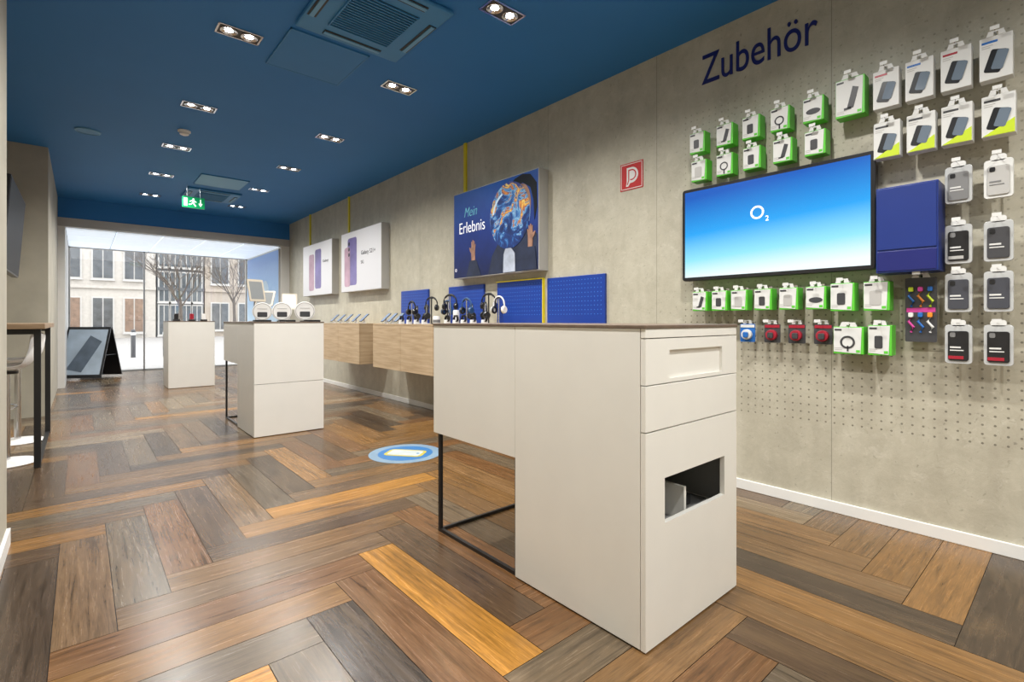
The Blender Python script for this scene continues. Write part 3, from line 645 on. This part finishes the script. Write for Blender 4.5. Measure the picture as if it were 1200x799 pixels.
# ---------------------------------------------------------------- left niche
t=thing('high_table','brown wooden high table on black metal legs at the left wall','table',(-.46,5.98,0))
obj('tabletop',MB().box(-.24,.255,-.85,.85,1.05,1.09),DOAK,t,.004)
for y in (-.77,.77): obj('leg',MB().box(.19,.23,y-.02,y+.02,0,1.05),BLACK,t,.002)
obj('foot_rail',MB().box(.195,.225,-.75,.75,0,.02),BLACK,t)
for y in (-.77,.77): obj('wall_rail',MB().box(-.2,.19,y-.015,y+.015,1.01,1.05),BLACK,t)
def stool(x,y,rz,label):
    t=thing('bar_stool',label,'stool',(x,y,0),rz,'white bar stools at the high table')
    obj('base',MB().lathe([(0,0),(.19,0),(.195,.008),(.17,.018),(.04,.03),(0,.03)],32),WHITEP,t,smooth=True)
    obj('column',MB().tube([(0,0,.02),(0,0,.72)],.024,14),CHROME,t,smooth=True)
    fr=[(.13*math.cos(R(a)),-.02+.13*math.sin(R(a)),.33) for a in range(180,361,15)]
    obj('foot_rest',MB().tube([(-.02,0,.33)]+fr+[(.02,0,.33)],.009,8),CHROME,t,smooth=True)
    m=MB(); bm=m.bm; G=[]
    prof=[(-.18,.0,.16),(-.12,-.015,.17),(0,-.02,.18),(.10,-.01,.18),(.15,.03,.175),(.175,.09,.165),(.185,.17,.15),(.19,.24,.13)]
    for (yy,zz,hw) in prof:
        row=[]
        for k in range(9):
            s=(k-4)/4; row.append(bm.verts.new((s*hw,yy-abs(s)**2*.04*(zz>.02),.745+zz+abs(s)**3*.03)))
        G.append(row)
    for a,b in zip(G,G[1:]):
        for k in range(8): bm.faces.new((a[k],a[k+1],b[k+1],b[k]))
    o=obj('seat_shell',m,WHITEP,t,smooth=True); s=o.modifiers.new('s','SOLIDIFY'); s.thickness=.014; s=o.modifiers.new('ss','SUBSURF'); s.levels=1; s.render_levels=2
    obj('seat_mount',MB().lathe([(.0,.695),(.07,.70),(.07,.72),(0,.722)],20),BLKP,t,smooth=True)
stool(-.44,5.50,R(-90),'white shell bar stool under the near end of the high table')
stool(-.44,6.42,R(-90),'white shell bar stool under the far end of the high table')
t=thing('wall_screen','black screen mounted on the left wall above the high table','screen',(XN,6.2,1.90),PI/2)
TM=Matrix.Translation((0,-.26,0))@Matrix.Rotation(R(4),4,'X')
obj('housing',MB().box(-.66,.66,-.02,.03,-.37,.37,TM),BLKP,t,.006); obj('display',MB().box(-.645,.645,-.022,-.02,-.355,.355,TM),mat('screen_off',(.005,.005,.006),.5),t); obj('wall_bracket',MB().box(-.15,.15,-.25,0,-.1,.1),BLACK,t)
# ---------------------------------------------------------------- A board
t=thing('pavement_sign','folding a-frame sign with a large phone picture standing inside the entrance','sign board',(.14,12.55,0),R(-30))
hw=.36
for s in (-1,1):
    ang=math.atan2(.33,.97)
    LN=math.hypot(.33,.97)-.02
    nm_='front_panel' if s<0 else 'rear_panel'
    M=Matrix.Translation((0,s*.02,.97))@Matrix.Rotation(s*ang,4,'X')
    p=obj(nm_,MB().box(-hw,hw,-.012,.012,-LN+.02,0,M),BLACK,t,.003)
    if s<0:
        obj('poster',MB().box(-hw+.035,hw-.035,-.015,-.012,-LN+.08,-.04,M),mat('poster_icy',(.42,.50,.58),.4,var=.35,vs=3,emit=.12),p)
        obj('printed_phone',MB().prism([(-.24,-.82),(.02,-.88),(.26,-.28),(.05,-.16)],-.018,-.015,M),mat('printed_slate',(.14,.18,.23),.3,var=.4,vs=5),p)
obj('hinge',MB().box(-hw,hw,-.03,.03,.955,.985),BLACK,t)
obj('spreader',MB().tube([(hw-.02,-.17,.45),(hw-.02,.17,.45)],.005,6),BLACK,t)
t=thing('light_box','grey-blue light box poster on the right side of the entrance passage','poster',(3.15,12.35,1.75),-PI/2,'posters on the right wall')
obj('frame',MB().box(-1.3,1.3,-.03,0,-.80,.86),GREY,t); obj('print',MB().box(-1.28,1.28,-.033,-.03,-.78,.84),POSTB,t); obj('printed_circle',MB().prism(ell(.3,-.05,.28,.3),-.035,-.033),mat('poster_circle',(.30,.42,.52),.4,emit=.3,var=.3),t)
# ---------------------------------------------------------------- outdoors
PAVE=mat('pavement',(.40,.38,.36),.7,var=.25,vs=8)
struct('pavement',MB().box(-40,50,YF+.05,60,-.3,-.02),PAVE)
FWALL=mat('facade_white',(.50,.46,.41),.8,var=.15); FBE=mat('facade_beige',(.40,.34,.28),.8,var=.15); FGL=mat('facade_glass',(.07,.085,.095),.15,var=.5,vs=2); WGL=mat('window_dark',(.10,.105,.11),.15,var=.5,vs=3); SHOP=mat('shop_window',(.24,.15,.10),.4,var=.4); FDK=mat('facade_dark',(.085,.09,.095),.5); WFR=mat('facade_frame',(.50,.48,.45),.6)
def building(x0,x1,y,h,wm,wins,label):
    t=thing('building',label,'building',((x0+x1)/2,y,-.02),0,'buildings across the street'); c=(x0+x1)/2
    obj('facade',MB().box(x0-c,x1-c,0,6,0,h),wm,t)
    for (a,b,z0,z1,m) in wins:
        f=obj('window',MB().box(a-c-.08,b-c+.08,-.06,0,z0-.08,z1+.08),WFR,t); obj('pane',MB().box(a-c,(a+b)/2-c-.03,-.08,-.06,z0,z1).box((a+b)/2-c+.03,b-c,-.08,-.06,z0,z1),m,f)
        obj('sill',MB().box(a-c-.12,b-c+.12,-.18,0,z0-.16,z0-.08),WFR,f)
    obj('cornice',MB().box(x0-c,x1-c,-.15,0,3.1,3.3),wm,t)
ws=[]
for k in range(-4,2):
    x=.55+k*1.55
    ws.append((x,x+.95,3.75,5.6,WGL)); ws.append((x,x+.95,.4,2.5,SHOP if k%2 else WGL)); ws.append((x,x+.95,6.9,8.8,WGL))
building(-8,3.70,40,12,FWALL,ws,'white building across the street with rows of tall windows')
ws=[(3.9+k*.62,3.9+k*.62+.5,z,z+1.9,FGL) for k in range(4) for z in (.2,2.4,4.7,7)]
building(3.76,6.42,40,13,FDK,ws,'dark glass fronted building across the street')
ws=[(6.9+k*1.7,7.9+k*1.7,z,z+1.8,WGL) for k in range(5) for z in (.5,3.7,6.9)]
building(6.48,16,40,12,FBE,ws,'beige building across the street at the right')
BARK=mat('bark',(.12,.095,.075),.9,var=.3)
def tree(x,y,H,seed,label):
    rnd=random.Random(seed); t=thing('bare_tree',label,'tree',(x,y,-.02),0,'bare street trees')
    tr=MB(); tr.tube([(0,0,0),(.03,0,H*.2),(0,.04,H*.42)],.09,8,.06); obj('trunk',tr,BARK,t); br=MB()
    def grow(p,d,l,r,n):
        q=p+d*l*.5+Vector((rnd.uniform(-.05,.05),)*3)*l; e=q+(d+Vector((0,0,.12))).normalized()*l*.5
        br.tube([p,q,e],r,4,r*.6)
        if n==0: return
        for k in range(3):
            nd=(d+Vector((rnd.uniform(-.8,.8),rnd.uniform(-.8,.8),rnd.uniform(-.15,.5)))).normalized(); grow(q if k==2 else e,nd,l*.74,r*.62,n-1)
    for k in range(6):
        a=k*2*PI/6+rnd.random(); grow(Vector((0,.04,H*(.34+.018*k))),Vector((math.cos(a)*.6,math.sin(a)*.6,1)).normalized(),H*.20,.030,4)
    obj('branches',br,BARK,t)
tree(2.9,23,4.6,3,'bare tree outside the shop window, left one of two'); tree(5.9,28.5,5.2,5,'bare tree outside the shop window, right one of two')
for k,x in enumerate((1.2,2.0)):
    t=thing('bollard','dark bollard on the pavement outside, %s one'%(['left','right'][k]),'bollard',(x,19,-.02),0,'pavement bollards')
    obj('post',MB().lathe([(0,0),(.06,0),(.06,.8),(.05,.84),(0,.86)],16),DGREY,t,smooth=True); obj('collar',MB().lathe([(.063,.68),(.066,.7),(.066,.74),(.063,.76)],16),CARD,t)
# ---------------------------------------------------------------- world & camera
w=bpy.data.worlds.new('world'); bpy.context.scene.world=w; w.use_nodes=True; bg=w.node_tree.nodes['Background']; bg.inputs[0].default_value=(.92,.96,1,1); bg.inputs[1].default_value=3.7
cam=bpy.data.cameras.new('camera'); co=bpy.data.objects.new('camera',cam); C.objects.link(co); bpy.context.scene.camera=co
co.location=(0,0,EYE); co.rotation_euler=(PI/2,0,R(-40.85)); cam.sensor_width=36; cam.lens=F/1200*36; cam.shift_y=-(399.5-HZ)/1200; cam.clip_start=.02; cam.clip_end=200
bpy.context.scene.view_settings.view_transform='Standard'; bpy.context.scene.view_settings.look='None'
